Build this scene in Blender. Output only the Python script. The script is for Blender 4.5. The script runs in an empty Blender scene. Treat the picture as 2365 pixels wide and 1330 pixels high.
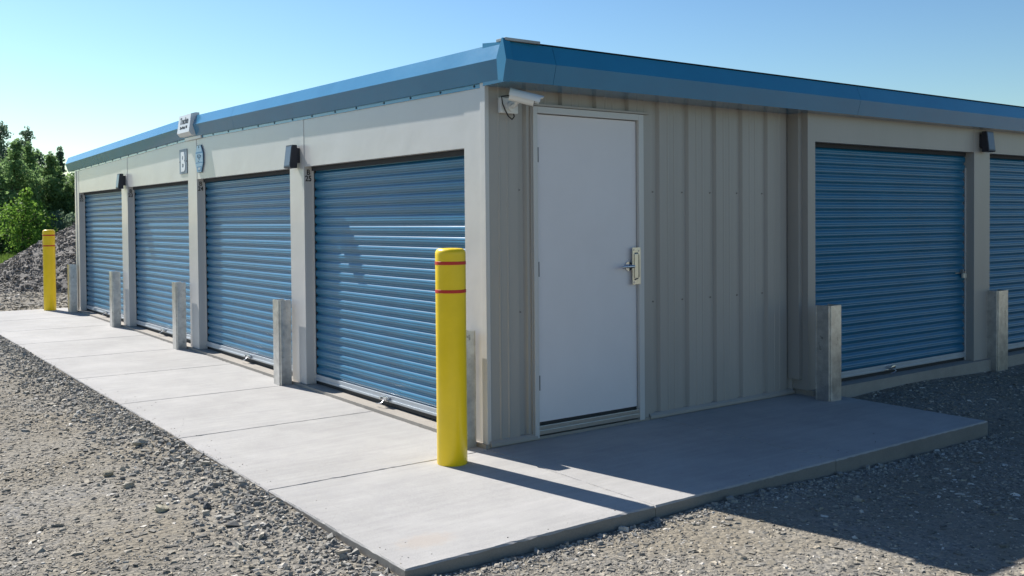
import bpy, math, random
import numpy as np
from mathutils import Vector, Matrix
random.seed(7); RNG = np.random.default_rng(7)
R = math.radians
scn = bpy.context.scene
col = scn.collection

# ------------------------------------------------------------------ camera, sky, sun, exposure
cd = bpy.data.cameras.new('camera'); cam = bpy.data.objects.new('camera', cd); col.objects.link(cam)
cr = Vector((0.59384447, 0.80453773, -0.00823311)); cu = Vector((-0.01250383, 0.01945991, 0.99973245)); cf = Vector((-0.80448269, 0.59358264, -0.02161596))
M = Matrix((cr, cu, -cf)).transposed().to_4x4(); M.translation = Vector((5.05170665, -3.52656021, 1.43270201))
cam.matrix_world = M
cd.sensor_width = 36; cd.lens = 33.828; cd.shift_y = -0.0457
cd.clip_start = 0.05; cd.clip_end = 4000
scn.camera = cam

SUN_EL = R(43.7); SUN_AZ = math.atan2(-0.187, -0.983)          # direction towards the sun, measured from +X
w = bpy.data.worlds.new('World'); scn.world = w; w.use_nodes = True
nt = w.node_tree; bg = nt.nodes['Background']
sky = nt.nodes.new('ShaderNodeTexSky'); sky.sky_type = 'NISHITA'; sky.sun_disc = False
sky.sun_elevation = SUN_EL; sky.sun_rotation = math.pi / 2 - SUN_AZ
sky.air_density = 1.2; sky.dust_density = 0.35; sky.ozone_density = 1.5
gm = nt.nodes.new('ShaderNodeGamma'); gm.inputs[1].default_value = 1.4
sc_ = nt.nodes.new('ShaderNodeMixRGB'); sc_.blend_type = 'MULTIPLY'; sc_.inputs[0].default_value = 1; sc_.inputs[2].default_value = (.41, .475, .52, 1)
nt.links.new(sky.outputs[0], gm.inputs[0]); nt.links.new(gm.outputs[0], sc_.inputs[1]); nt.links.new(sc_.outputs[0], bg.inputs[0]); bg.inputs[1].default_value = 0.07
sl = bpy.data.lights.new('sun', 'SUN'); so = bpy.data.objects.new('sun', sl); col.objects.link(so)
sl.energy = 4.7; sl.angle = R(0.5); sl.color = (1.0, 0.955, 0.89)
so.rotation_euler = Vector((math.cos(SUN_AZ) * math.cos(SUN_EL), math.sin(SUN_AZ) * math.cos(SUN_EL), math.sin(SUN_EL))).to_track_quat('Z', 'Y').to_euler()
scn.view_settings.view_transform = 'Standard'; scn.view_settings.look = 'None'
scn.view_settings.exposure = 0.75; scn.view_settings.gamma = 1.0
scn.render.engine = 'CYCLES'

# ------------------------------------------------------------------ materials
def N(m, t, **k):
    n = m.node_tree.nodes.new(t)
    for a, b in k.items(): setattr(n, a, b)
    return n
def mat(name, color, rough=0.5, metal=0.0, spec=0.5, var=0.06, vscale=3.0, bump=0.0, bscale=60.0, stretch=(1, 1, 1), coat=0.0, color2=None, rvar=0.0):
    m = bpy.data.materials.new(name); m.use_nodes = True
    b = m.node_tree.nodes['Principled BSDF']; L = m.node_tree.links.new
    b.inputs['Roughness'].default_value = rough; b.inputs['Metallic'].default_value = metal
    b.inputs['Specular IOR Level'].default_value = spec; b.inputs['Coat Weight'].default_value = coat
    tc = N(m, 'ShaderNodeTexCoord'); mp = N(m, 'ShaderNodeMapping'); mp.inputs['Scale'].default_value = stretch
    geo = N(m, 'ShaderNodeNewGeometry')
    L(geo.outputs['Position'], mp.inputs[0])
    nz = N(m, 'ShaderNodeTexNoise'); nz.inputs['Scale'].default_value = vscale; nz.inputs['Detail'].default_value = 6; nz.inputs['Roughness'].default_value = 0.65
    L(mp.outputs[0], nz.inputs['Vector'])
    rp = N(m, 'ShaderNodeValToRGB'); c2 = color2 or [c * (1 + var) for c in color]
    rp.color_ramp.elements[0].position = .3; rp.color_ramp.elements[1].position = .7
    rp.color_ramp.elements[0].color = (*[c * (1 - var) for c in color], 1); rp.color_ramp.elements[1].color = (*c2, 1)
    L(nz.outputs['Fac'], rp.inputs[0]); L(rp.outputs[0], b.inputs['Base Color'])
    if rvar:
        mr = N(m, 'ShaderNodeMapRange'); mr.inputs[3].default_value = rough - rvar; mr.inputs[4].default_value = rough + rvar
        L(nz.outputs['Fac'], mr.inputs[0]); L(mr.outputs[0], b.inputs['Roughness'])
    if bump:
        n2 = N(m, 'ShaderNodeTexNoise'); n2.inputs['Scale'].default_value = bscale; n2.inputs['Detail'].default_value = 4
        L(mp.outputs[0], n2.inputs['Vector'])
        bp = N(m, 'ShaderNodeBump'); bp.inputs['Strength'].default_value = bump; bp.inputs['Distance'].default_value = 0.01
        L(n2.outputs['Fac'], bp.inputs['Height']); L(bp.outputs[0], b.inputs['Normal'])
    return m
MT = {}
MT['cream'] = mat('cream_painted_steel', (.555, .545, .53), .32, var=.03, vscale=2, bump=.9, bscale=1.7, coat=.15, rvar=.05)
MT['cream_shaded'] = mat('cream_shaded_steel', (.37, .345, .315), .36, var=.06, vscale=2.5, bump=.5, bscale=2.2, rvar=.06, stretch=(1, 1, .25))  # same cream steel, darkened to carry the shade of the right-hand front
MT['trim'] = mat('blue_trim_steel', (.009, .18, .34), .25, var=.07, vscale=1.6, bump=.8, bscale=1.8, coat=.5, rvar=.06)
MT['door_blue'] = mat('blue_door_steel', (.006, .135, .255), .40, var=.12, vscale=2.2, bump=.6, bscale=2.5, spec=.35, coat=.6, stretch=(1, 1, .6), rvar=.05)
MT['door_blue'].node_tree.nodes['Principled BSDF'].inputs['Coat Roughness'].default_value = .29
MT['bar'] = mat('aluminium_bottom_bar', (.42, .46, .50), .4, metal=.3, var=.08, vscale=8)
MT['rubber'] = mat('dark_rubber', (.02, .022, .025), .7)
MT['gap_shade'] = mat('gap_shade_strip', (.03, .035, .045), .8)  # near-black colour standing in for shade in the gaps around the doors
MT['white_door'] = mat('white_door_paint', (.72, .69, .70), .36, var=.03, vscale=1.8, bump=.8, bscale=2.0, rvar=.06)
MT['steel'] = mat('brushed_steel', (.62, .60, .56), .28, metal=1.0, var=.06, vscale=30)
MT['chrome'] = mat('satin_chrome', (.6, .62, .65), .18, metal=1.0, var=.03)
MT['hinge'] = mat('grey_hinge_metal', (.12, .12, .13), .5, metal=.6)
MT['dark_screw'] = mat('blue_screw_head', (.02, .05, .08), .4, metal=.3)
MT['screw'] = mat('cream_screw_head', (.20, .19, .18), .4, metal=.5)
MT['bronze'] = mat('dark_bronze_housing', (.018, .02, .032), .42, var=.1)
MT['lens'] = mat('dark_tinted_lens', (.10, .12, .16), .25, var=.05)
MT['plastic_white'] = mat('white_plastic', (.72, .73, .72), .35, var=.02)
MT['black'] = mat('black_vinyl', (.012, .012, .014), .5)
MT['white_sign'] = mat('white_sign_vinyl', (.80, .84, .86), .4, var=.02)
MT['grey_sign'] = mat('grey_sign_panel', (.20, .26, .33), .45, var=.04)
MT['pale_sign'] = mat('pale_blue_sign_face', (.48, .72, .86), .4, var=.03)
MT['mid_sign'] = mat('blue_sign_ink', (.10, .36, .62), .4, var=.03)
MT['dark_sign'] = mat('slate_sign_ink', (.05, .13, .22), .4, var=.03)
MT['brass'] = mat('brass_lock', (.66, .63, .54), .35, metal=.3)
MT['yellow'] = mat('yellow_plastic_sleeve', (.93, .64, .008), .33, var=.05, vscale=5, bump=.05, bscale=18, rvar=.07)
MT['red_tape'] = mat('red_reflective_tape', (.55, .02, .01), .35, var=.05)
MT['white_tape'] = mat('pale_tape_edge', (.75, .72, .5), .4)
MT['galv_dark'] = mat('weathered_galvanised_trim', (.30, .30, .29), .42, metal=.5, var=.15, vscale=5)
MT['roof'] = mat('galvalume_roof', (.45, .46, .47), .35, metal=.8, var=.05)
MT['bark'] = mat('bark', (.09, .07, .05), .9, var=.3, vscale=5, bump=.5, bscale=30)

def galv():
    m = mat('galvanised_steel', (.56, .565, .57), .33, metal=.92, var=.16, vscale=16, color2=(.72, .72, .71), rvar=.12)
    b = m.node_tree.nodes['Principled BSDF']; L = m.node_tree.links.new
    # rust-grey scuffs in patches
    old = b.inputs['Base Color'].links[0].from_socket
    g = N(m, 'ShaderNodeNewGeometry'); n = N(m, 'ShaderNodeTexNoise'); n.inputs['Scale'].default_value = 14; n.inputs['Detail'].default_value = 8; n.inputs['Roughness'].default_value = .75
    L(g.outputs['Position'], n.inputs['Vector'])
    r = N(m, 'ShaderNodeValToRGB'); r.color_ramp.elements[0].position = .60; r.color_ramp.elements[1].position = .68
    L(n.outputs['Fac'], r.inputs[0]); mx = N(m, 'ShaderNodeMixRGB'); mx.inputs[2].default_value = (.26, .26, .26, 1)
    L(r.outputs[0], mx.inputs[0]); L(old, mx.inputs[1]); L(mx.outputs[0], b.inputs['Base Color'])
    return m
MT['galv'] = galv()

def concrete(name, base, stain=False, rough=.85):
    m = bpy.data.materials.new(name); m.use_nodes = True
    b = m.node_tree.nodes['Principled BSDF']; L = m.node_tree.links.new; b.inputs['Roughness'].default_value = rough
    b.inputs['Specular IOR Level'].default_value = .3
    g = N(m, 'ShaderNodeNewGeometry')
    def noise(scale, detail=6, rough=.6, st=(1, 1, 1)):
        mp = N(m, 'ShaderNodeMapping'); mp.inputs['Scale'].default_value = st; L(g.outputs['Position'], mp.inputs[0])
        n = N(m, 'ShaderNodeTexNoise'); n.inputs['Scale'].default_value = scale; n.inputs['Detail'].default_value = detail; n.inputs['Roughness'].default_value = rough
        L(mp.outputs[0], n.inputs['Vector']); return n
    def ramp(src, p0, c0, p1, c1):
        r = N(m, 'ShaderNodeValToRGB'); r.color_ramp.elements[0].position = p0; r.color_ramp.elements[1].position = p1
        r.color_ramp.elements[0].color = (*c0, 1); r.color_ramp.elements[1].color = (*c1, 1); L(src, r.inputs[0]); return r
    def mul(a, bb, f=1.0, mode='MULTIPLY'):
        x = N(m, 'ShaderNodeMixRGB', blend_type=mode); x.inputs[0].default_value = f; L(a, x.inputs[1]); L(bb, x.inputs[2]); return x
    big = noise(1.1, 5, .6); fine = noise(160, 3, .7); brush = noise(9, 5, .7, (2.6, .22, 1)); mid = noise(5, 8, .7)
    c = ramp(big.outputs['Fac'], .3, [x * .86 for x in base], .7, [x * 1.08 for x in base])
    c = mul(c.outputs[0], ramp(mid.outputs['Fac'], .25, (.90, .90, .91), .72, (1.03, 1.03, 1.02)).outputs[0])
    c = mul(c.outputs[0], ramp(fine.outputs['Fac'], .3, (.86, .86, .86), .7, (1.08, 1.08, 1.08)).outputs[0])
    c = mul(c.outputs[0], ramp(brush.outputs['Fac'], .35, (.93, .93, .935), .65, (1.035, 1.035, 1.035)).outputs[0])
    sp = noise(420, 1, .5)
    c = mul(c.outputs[0], ramp(sp.outputs['Fac'], .68, (1, 1, 1), .74, (.45, .45, .45)).outputs[0])
    if stain:
        # a dried mud print near the corner of the slab
        sub = N(m, 'ShaderNodeVectorMath', operation='SUBTRACT'); sub.inputs[1].default_value = (1.27, -1.24, -.037); L(g.outputs['Position'], sub.inputs[0])
        sc = N(m, 'ShaderNodeVectorMath', operation='MULTIPLY'); sc.inputs[1].default_value = (7.5, 4.6, 1); L(sub.outputs[0], sc.inputs[0])
        ln = N(m, 'ShaderNodeVectorMath', operation='LENGTH'); L(sc.outputs[0], ln.inputs[0])
        n2 = noise(26, 8, .8); ad = N(m, 'ShaderNodeMath', operation='MULTIPLY_ADD'); L(n2.outputs['Fac'], ad.inputs[0]); ad.inputs[1].default_value = 1.9; L(ln.outputs['Value'], ad.inputs[2])
        rr = ramp(ad.outputs[0], .0, (0, 0, 0), 1, (0, 0, 0)); rr.color_ramp.elements[0].color = (.75, .75, .75, 1)
        mr = N(m, 'ShaderNodeMapRange'); mr.inputs[1].default_value = 1.75; mr.inputs[2].default_value = 1.35; mr.inputs[3].default_value = 0; mr.inputs[4].default_value = .35
        L(ad.outputs[0], mr.inputs[0])
        mx = N(m, 'ShaderNodeMixRGB'); mx.inputs[2].default_value = (.40, .32, .25, 1); L(mr.outputs[0], mx.inputs[0]); L(c.outputs[0], mx.inputs[1]); c = mx
    # formed faces: the vertical edge of the pour is rougher and a little darker
    L(c.outputs[0], b.inputs['Base Color'])
    ad = N(m, 'ShaderNodeMath', operation='ADD'); L(fine.outputs['Fac'], ad.inputs[0]); L(brush.outputs['Fac'], ad.inputs[1])
    bp = N(m, 'ShaderNodeBump'); bp.inputs['Strength'].default_value = .35; bp.inputs['Distance'].default_value = .003
    L(ad.outputs[0], bp.inputs['Height']); L(bp.outputs[0], b.inputs['Normal'])
    return m
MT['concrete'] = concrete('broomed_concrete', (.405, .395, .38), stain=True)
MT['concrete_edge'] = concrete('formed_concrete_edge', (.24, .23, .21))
MT['foundation'] = concrete('foundation_concrete', (.37, .34, .30))
MT['joint'] = mat('joint_dirt', (.33, .27, .22), .95, var=.3, vscale=20)

def ground_mat():
    m = bpy.data.materials.new('gravel_yard'); m.use_nodes = True
    b = m.node_tree.nodes['Principled BSDF']; L = m.node_tree.links.new; b.inputs['Roughness'].default_value = .95; b.inputs['Specular IOR Level'].default_value = .2
    g = N(m, 'ShaderNodeNewGeometry')
    def noise(s, d=6, r=.6):
        n = N(m, 'ShaderNodeTexNoise'); n.inputs['Scale'].default_value = s; n.inputs['Detail'].default_value = d; n.inputs['Roughness'].default_value = r
        L(g.outputs['Position'], n.inputs['Vector']); return n
    def ramp(src, *st):
        r = N(m, 'ShaderNodeValToRGB'); e = r.color_ramp.elements
        while len(e) < len(st): e.new(.5)
        for i, (p, c) in enumerate(st): e[i].position = p; e[i].color = (*c, 1)
        L(src, r.inputs[0]); return r
    vo = N(m, 'ShaderNodeTexVoronoi'); vo.inputs['Scale'].default_value = 75; L(g.outputs['Position'], vo.inputs['Vector'])
    vo2 = N(m, 'ShaderNodeTexVoronoi'); vo2.inputs['Scale'].default_value = 30; L(g.outputs['Position'], vo2.inputs['Vector'])
    sep = N(m, 'ShaderNodeSeparateColor'); L(vo.outputs['Color'], sep.inputs[0])
    sep2 = N(m, 'ShaderNodeSeparateColor'); L(vo2.outputs['Color'], sep2.inputs[0])
    chips = ramp(sep.outputs[0], (0, (.10, .105, .11)), (.35, (.20, .20, .20)), (.7, (.30, .285, .25)), (.97, (.46, .42, .34)))
    chips2 = ramp(sep2.outputs[1], (0, (.14, .145, .15)), (.5, (.24, .235, .225)), (.95, (.40, .36, .29)))
    mx = N(m, 'ShaderNodeMixRGB'); mx.inputs[0].default_value = .4; L(chips.outputs[0], mx.inputs[1]); L(chips2.outputs[0], mx.inputs[2])
    fines = ramp(noise(90, 3, .8).outputs['Fac'], (.3, (.165, .145, .11)), (.7, (.275, .243, .188)))
    area = ramp(noise(.9, 6, .7).outputs['Fac'], (.36, (.25, .25, .25)), (.56, (.9, .9, .9)))
    m2 = N(m, 'ShaderNodeMixRGB'); L(area.outputs[0], m2.inputs[0]); L(mx.outputs[0], m2.inputs[1]); L(fines.outputs[0], m2.inputs[2])
    # grass beyond the yard
    sx = N(m, 'ShaderNodeSeparateXYZ'); L(g.outputs['Position'], sx.inputs[0])
    nb = noise(.35, 5, .6)
    ad = N(m, 'ShaderNodeMath', operation='MULTIPLY_ADD'); L(nb.outputs['Fac'], ad.inputs[0]); ad.inputs[1].default_value = 9; L(sx.outputs[0], ad.inputs[2])
    mr = N(m, 'ShaderNodeMapRange'); mr.inputs[1].default_value = -22; mr.inputs[2].default_value = -27; L(ad.outputs[0], mr.inputs[0])
    gr = ramp(noise(3.5, 8, .75).outputs['Fac'], (.3, (.055, .09, .018)), (.7, (.13, .19, .035)))
    m3 = N(m, 'ShaderNodeMixRGB'); L(mr.outputs[0], m3.inputs[0]); L(m2.outputs[0], m3.inputs[1]); L(gr.outputs[0], m3.inputs[2])
    L(m3.outputs[0], b.inputs['Base Color'])
    h = N(m, 'ShaderNodeMath', operation='MULTIPLY_ADD'); L(vo2.outputs['Distance'], h.inputs[0]); h.inputs[1].default_value = -1.6; L(sep.outputs[2], h.inputs[2])
    bp = N(m, 'ShaderNodeBump'); bp.inputs['Strength'].default_value = .9; bp.inputs['Distance'].default_value = .008
    L(h.outputs[0], bp.inputs['Height']); L(bp.outputs[0], b.inputs['Normal'])
    return m
MT['ground'] = ground_mat()
def stone_mat(name, cols, rough=.85):
    m = bpy.data.materials.new(name); m.use_nodes = True
    b = m.node_tree.nodes['Principled BSDF']; L = m.node_tree.links.new; b.inputs['Roughness'].default_value = rough; b.inputs['Specular IOR Level'].default_value = .35
    g = N(m, 'ShaderNodeNewGeometry'); r = N(m, 'ShaderNodeValToRGB'); e = r.color_ramp.elements
    while len(e) < len(cols): e.new(.5)
    for i, (p, c) in enumerate(cols): e[i].position = p; e[i].color = (*c, 1)
    r.color_ramp.interpolation = 'LINEAR'
    L(g.outputs['Random Per Island'], r.inputs[0])
    n = N(m, 'ShaderNodeTexNoise'); n.inputs['Scale'].default_value = 60; n.inputs['Detail'].default_value = 4; L(g.outputs['Position'], n.inputs['Vector'])
    r2 = N(m, 'ShaderNodeValToRGB'); r2.color_ramp.elements[0].position = .3; r2.color_ramp.elements[1].position = .7
    r2.color_ramp.elements[0].color = (.75, .75, .75, 1); r2.color_ramp.elements[1].color = (1.1, 1.1, 1.1, 1); L(n.outputs['Fac'], r2.inputs[0])
    mx = N(m, 'ShaderNodeMixRGB', blend_type='MULTIPLY'); mx.inputs[0].default_value = 1; L(r.outputs[0], mx.inputs[1]); L(r2.outputs[0], mx.inputs[2])
    L(mx.outputs[0], b.inputs['Base Color']); return m
MT['stones'] = stone_mat('gravel_stones', [(0, (.13, .125, .11)), (.3, (.20, .188, .163)), (.55, (.255, .238, .203)), (.75, (.32, .288, .23)), (.9, (.41, .355, .265)), (.985, (.62, .58, .51))])
MT['stones_dark'] = stone_mat('coarse_dark_stones', [(0, (.17, .165, .155)), (.4, (.28, .27, .245)), (.75, (.36, .34, .295)), (.93, (.46, .41, .33)), (1, (.64, .61, .55))])
MT['heap_stones'] = stone_mat('heap_stones', [(0, (.12, .105, .088)), (.4, (.21, .185, .158)), (.75, (.29, .256, .217)), (.93, (.37, .33, .28)), (1, (.52, .49, .44))])
def leaf(name, a, bcol):
    m = bpy.data.materials.new(name); m.use_nodes = True; t = m.node_tree; L = t.links.new
    b = t.nodes['Principled BSDF']; b.inputs['Roughness'].default_value = .6; b.inputs['Specular IOR Level'].default_value = .25
    g = N(m, 'ShaderNodeNewGeometry'); r = N(m, 'ShaderNodeValToRGB')
    r.color_ramp.elements[0].color = (*a, 1); r.color_ramp.elements[1].color = (*bcol, 1); L(g.outputs['Random Per Island'], r.inputs[0]); L(r.outputs[0], b.inputs['Base Color'])
    tr = N(m, 'ShaderNodeBsdfTranslucent'); ms = N(m, 'ShaderNodeMixShader'); ms.inputs[0].default_value = .5
    L(r.outputs[0], tr.inputs[0]); L(b.outputs[0], ms.inputs[1]); L(tr.outputs[0], ms.inputs[2]); L(ms.outputs[0], t.nodes['Material Output'].inputs[0])
    return m
MT['leaf_mid'] = leaf('leaf_mid', (.14, .24, .10), (.27, .40, .15))
MT['leaf_dark_hazed'] = leaf('leaf_dark_hazed', (.14, .21, .145), (.25, .34, .21))  # milky bluish haze over the trees is mixed into this leaf colour
MT['leaf_bright'] = leaf('leaf_bright', (.12, .24, .04), (.24, .38, .07))
MT['grass'] = leaf('grass_blades', (.07, .12, .02), (.17, .25, .05))

# ------------------------------------------------------------------ mesh helpers
class MB:
    def __init__(s): s.v = []; s.f = []; s.sm = []
    def add(s, vs, fs, smooth=False):
        o = len(s.v); s.v += [tuple(x) for x in vs]; s.f += [tuple(i + o for i in f) for f in fs]; s.sm += [smooth] * len(fs); return s
    def box(s, x0, x1, y0, y1, z0, z1, bev=0.0):
        if bev <= 0:
            vs = [(x, y, z) for z in (z0, z1) for y in (y0, y1) for x in (x0, x1)]
            return s.add(vs, [(0, 2, 3, 1), (4, 5, 7, 6), (0, 1, 5, 4), (2, 6, 7, 3), (0, 4, 6, 2), (1, 3, 7, 5)])
        import bmesh
        bm = bmesh.new(); bmesh.ops.create_cube(bm, size=1)
        for v in bm.verts: v.co = Vector(((x0 + x1) / 2 + v.co.x * (x1 - x0), (y0 + y1) / 2 + v.co.y * (y1 - y0), (z0 + z1) / 2 + v.co.z * (z1 - z0)))
        bmesh.ops.bevel(bm, geom=bm.edges[:], offset=bev, segments=2, affect='EDGES', profile=.6)
        bm.verts.index_update()
        s.add([v.co[:] for v in bm.verts], [[v.index for v in f.verts] for f in bm.faces]); bm.free(); return s
    def prism(s, poly, axis, a, b, smooth=False, caps=True):
        """poly: 2-D points in the plane across `axis`, extruded from a to b"""
        n = len(poly)
        def P(p, t): return (t, p[0], p[1]) if axis == 'x' else (p[0], t, p[1]) if axis == 'y' else (p[0], p[1], t)
        vs = [P(p, a) for p in poly] + [P(p, b) for p in poly]
        s.add(vs, [(i, (i + 1) % n, n + (i + 1) % n, n + i) for i in range(n)], smooth)
        if caps: s.add(vs, [tuple(range(n))[::-1], tuple(range(n, 2 * n))])
        return s
    def lathe(s, prof, c, n=32, smooth=True):
        vs = []; fs = []
        for r, z in prof:
            for k in range(n): a = 2 * math.pi * k / n; vs.append((c[0] + r * math.cos(a), c[1] + r * math.sin(a), c[2] + z))
        for i in range(len(prof) - 1):
            for k in range(n): fs.append((i * n + k, i * n + (k + 1) % n, (i + 1) * n + (k + 1) % n, (i + 1) * n + k))
        fs.append(tuple(range(n))[::-1]); m = len(prof) - 1; fs.append(tuple(m * n + k for k in range(n)))
        return s.add(vs, fs, smooth)
    def tube(s, pts, r, n=10, r2=None):
        pts = [Vector(p) for p in pts]; vs = []; fs = []; prev = None
        for i, p in enumerate(pts):
            d = (pts[min(i + 1, len(pts) - 1)] - pts[max(i - 1, 0)]).normalized()
            u = d.orthogonal().normalized() if prev is None else (prev - d * prev.dot(d)).normalized()
            prev = u; v = d.cross(u); t = i / max(1, len(pts) - 1); rr = r if r2 is None else r + (r2 - r) * t
            for k in range(n): a = 2 * math.pi * k / n; vs.append(p + u * rr * math.cos(a) + v * rr * math.sin(a))
        for i in range(len(pts) - 1):
            for k in range(n): fs.append((i * n + k, i * n + (k + 1) % n, (i + 1) * n + (k + 1) % n, (i + 1) * n + k))
        fs.append(tuple(range(n))[::-1]); m = len(pts) - 1; fs.append(tuple(m * n + k for k in range(n)))
        return s.add(vs, fs, True)
    def mesh(s, name, m, auto=True):
        me = bpy.data.meshes.new(name); me.from_pydata(s.v, [], s.f); me.materials.append(m)
        me.polygons.foreach_set('use_smooth', s.sm); me.validate(); me.update()
        import bmesh
        bm = bmesh.new(); bm.from_mesh(me); bmesh.ops.recalc_face_normals(bm, faces=bm.faces); bm.to_mesh(me); bm.free()
        if auto and any(s.sm): me.set_sharp_from_angle(angle=R(38))
        return me
    def build(s, name, m, parent=None):
        o = bpy.data.objects.new(name, s.mesh(name, m)); col.objects.link(o)
        if parent: o.parent = parent
        return o
def tag(o, label=None, cat=None, group=None, kind=None):
    for k, v in (('label', label), ('category', cat), ('group', group), ('kind', kind)):
        if v: o[k] = v
    return o
def empty(name, loc, label, cat, group=None, rz=0):
    o = bpy.data.objects.new(name, None); col.objects.link(o); o.location = loc; o.rotation_euler.z = rz; o.empty_display_size = .2
    return tag(o, label, cat, group)
def link_mesh(name, me, parent, loc=(0, 0, 0), rz=0):
    o = bpy.data.objects.new(name, me); col.objects.link(o); o.parent = parent; o.location = loc; o.rotation_euler.z = rz; return o
def copy_tree(o, parent=None):
    c = o.copy(); col.objects.link(c); c.parent = parent
    for ch in list(o.children): copy_tree(ch, c)
    return c
def text_mesh(body, size, m, extrude=.001, sx=1.0, bold=0.0, spacing=1.0):
    cu_ = bpy.data.curves.new('lettering', 'FONT'); cu_.body = body; cu_.size = size; cu_.extrude = extrude; cu_.align_x = 'CENTER'; cu_.offset = bold; cu_.space_line = spacing
    o = bpy.data.objects.new('tmp', cu_); col.objects.link(o); bpy.context.view_layer.update()
    me = bpy.data.meshes.new_from_object(o.evaluated_get(bpy.context.evaluated_depsgraph_get())); bpy.data.objects.remove(o)
    for v in me.vertices: v.co.x *= sx
    me.materials.clear(); me.materials.append(m); return me
FACE_Y = Matrix(((1, 0, 0), (0, 0, -1), (0, 1, 0))).to_4x4()       # text plane facing -Y
FACE_X = Matrix(((0, 0, 1), (1, 0, 0), (0, 1, 0))).to_4x4()        # text plane facing +X
def place_text(name, me, face, loc, parent):
    me.transform(face); o = bpy.data.objects.new(name, me); col.objects.link(o); o.location = loc; o.parent = parent; return o

G = -.0061
def gz(x): return G * x                 # floor of the building, rising gently along the long facade
E_ = .31                                # eave overhang

# ------------------------------------------------------------------ ground
def ss(a, b, x): t = np.clip((x - a) / (b - a), 0, 1); return t * t * (3 - 2 * t)
def gh(x, y):
    x = np.asarray(x, float); y = np.asarray(y, float)
    h = -.062 + G * np.clip(x, -30, 0) * 1.0 - .042 * ss(.2, 1.6, x) + .028 * ss(1.8, 2.8, x) * (1 - ss(1.5, 3, y)) - .055 * ss(0, 3.4, y) * (x > 1.4)
    right = ss(1.4, 1.6, x) ; h = h * (1 - right * 0) 
    h = np.where((x > 0) & (y > 3.2), -.092 - .058 * ss(.5, 1.5, x), h)
    h = h + .012 * np.sin(x * 1.3 + 1) * np.sin(y * 1.7) + .006 * np.sin(x * 3.7 + y * 2.9)
    # loose stones heaped along the front of the slab
    h = h + .028 * np.exp(-((y + 1.60) / .14) ** 2) * (x < 1.6) * ss(-12.6, -12.2, x)
    h = h + .03 * np.exp(-((x - 1.66) / .10) ** 2) * (y > -1.5) * ss(-1.2, -1.5, -y) * 0
    inside = (x < 1.50) & (x > -12.0) & (y > -1.47) & (y < 3.3)
    h = np.where(inside, np.minimum(h, -.16), h)
    h = np.where((x < -.2) & (x > -11.4) & (y > .3) , -.2, h)
    return h
def axis(lo, hi, step, far):
    a = list(np.arange(lo, hi + 1e-6, step)); s = step
    while a[-1] < far: s *= 1.35; a.append(a[-1] + s)
    s = step
    while a[0] > -far: s *= 1.35; a.insert(0, a[0] - s)
    return np.array(a)
ax = axis(-20, 5.5, .085, 1500); ay = axis(-6, 9, .085, 1500)
X, Y = np.meshgrid(ax, ay); Z = gh(X, Y)
V = np.stack([X, Y, Z], -1).reshape(-1, 3); nx, ny = len(ax), len(ay)
ii = (np.arange(ny - 1)[:, None] * nx + np.arange(nx - 1)[None]).reshape(-1)
Fq = np.stack([ii, ii + 1, ii + 1 + nx, ii + nx], -1)
def np_mesh(name, V, F, m, smooth=False):
    me = bpy.data.meshes.new(name); me.vertices.add(len(V)); me.vertices.foreach_set('co', V.astype(np.float32).reshape(-1))
    k = F.shape[1]; me.loops.add(F.size); me.loops.foreach_set('vertex_index', F.astype(np.int32).reshape(-1))
    me.polygons.add(len(F)); me.polygons.foreach_set('loop_start', np.arange(0, F.size, k, dtype=np.int32)); me.polygons.foreach_set('loop_total', np.full(len(F), k, np.int32))
    me.polygons.foreach_set('use_smooth', np.full(len(F), smooth)); me.update(calc_edges=True); me.materials.append(m); return me
def np_obj(name, V, F, m, smooth=False, parent=None):
    o = bpy.data.objects.new(name, np_mesh(name, V, F, m, smooth)); col.objects.link(o)
    if parent: o.parent = parent
    return o
tag(np_obj('ground', V, Fq, MT['ground'], True), kind='structure', label='grey and tan gravel yard with grass beyond')

def stones(P, size, flat=.45, jit=.28, tilt=.5):
    """angular chips: jittered, squashed boxes"""
    n = len(P)
    base = np.array([(x, y, z) for z in (-1, 1) for y in (-1, 1) for x in (-1, 1)], float) * .5
    v = np.repeat(base[None], n, 0) + RNG.uniform(-jit, jit, (n, 8, 3))
    v[:, 4:, :2] *= RNG.uniform(.5, .95, (n, 1, 2))
    v *= np.stack([size * RNG.uniform(.8, 1.6, n), size * RNG.uniform(.55, 1.0, n), size * flat * RNG.uniform(.6, 1.5, n)], -1)[:, None]
    a = RNG.uniform(0, 2 * np.pi, n); t = RNG.normal(0, tilt, n)
    ca, sa, ct, st = np.cos(a), np.sin(a), np.cos(t), np.sin(t)
    y2 = v[..., 1] * ct[:, None] - v[..., 2] * st[:, None]; z2 = v[..., 1] * st[:, None] + v[..., 2] * ct[:, None]
    x3 = v[..., 0] * ca[:, None] - y2 * sa[:, None]; y3 = v[..., 0] * sa[:, None] + y2 * ca[:, None]
    v = np.stack([x3, y3, z2], -1) + P[:, None]
    f = np.array([(0, 2, 3, 1), (4, 5, 7, 6), (0, 1, 5, 4), (2, 6, 7, 3), (0, 4, 6, 2), (1, 3, 7, 5)])
    F = (np.arange(n)[:, None, None] * 8 + f[None]).reshape(-1, 4)
    return v.reshape(-1, 3), F
def keep(x, y):
    slab = (x < 1.545) & (x > -12.25) & (y > -1.515) & (y < 3.335)
    bld = (x < .2) & (x > -12) & (y > -.2)
    return ~(slab | bld)
CX, CY = 5.05, -3.53
n = 340000
r = 1.6 + 11.5 * RNG.random(n) ** 1.55; a = np.arctan2(.5936, -.8045) + RNG.uniform(-R(37), R(37), n)
x = CX + r * np.cos(a); y = CY + r * np.sin(a); k = keep(x, y); x, y, r = x[k], y[k], r[k]
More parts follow.
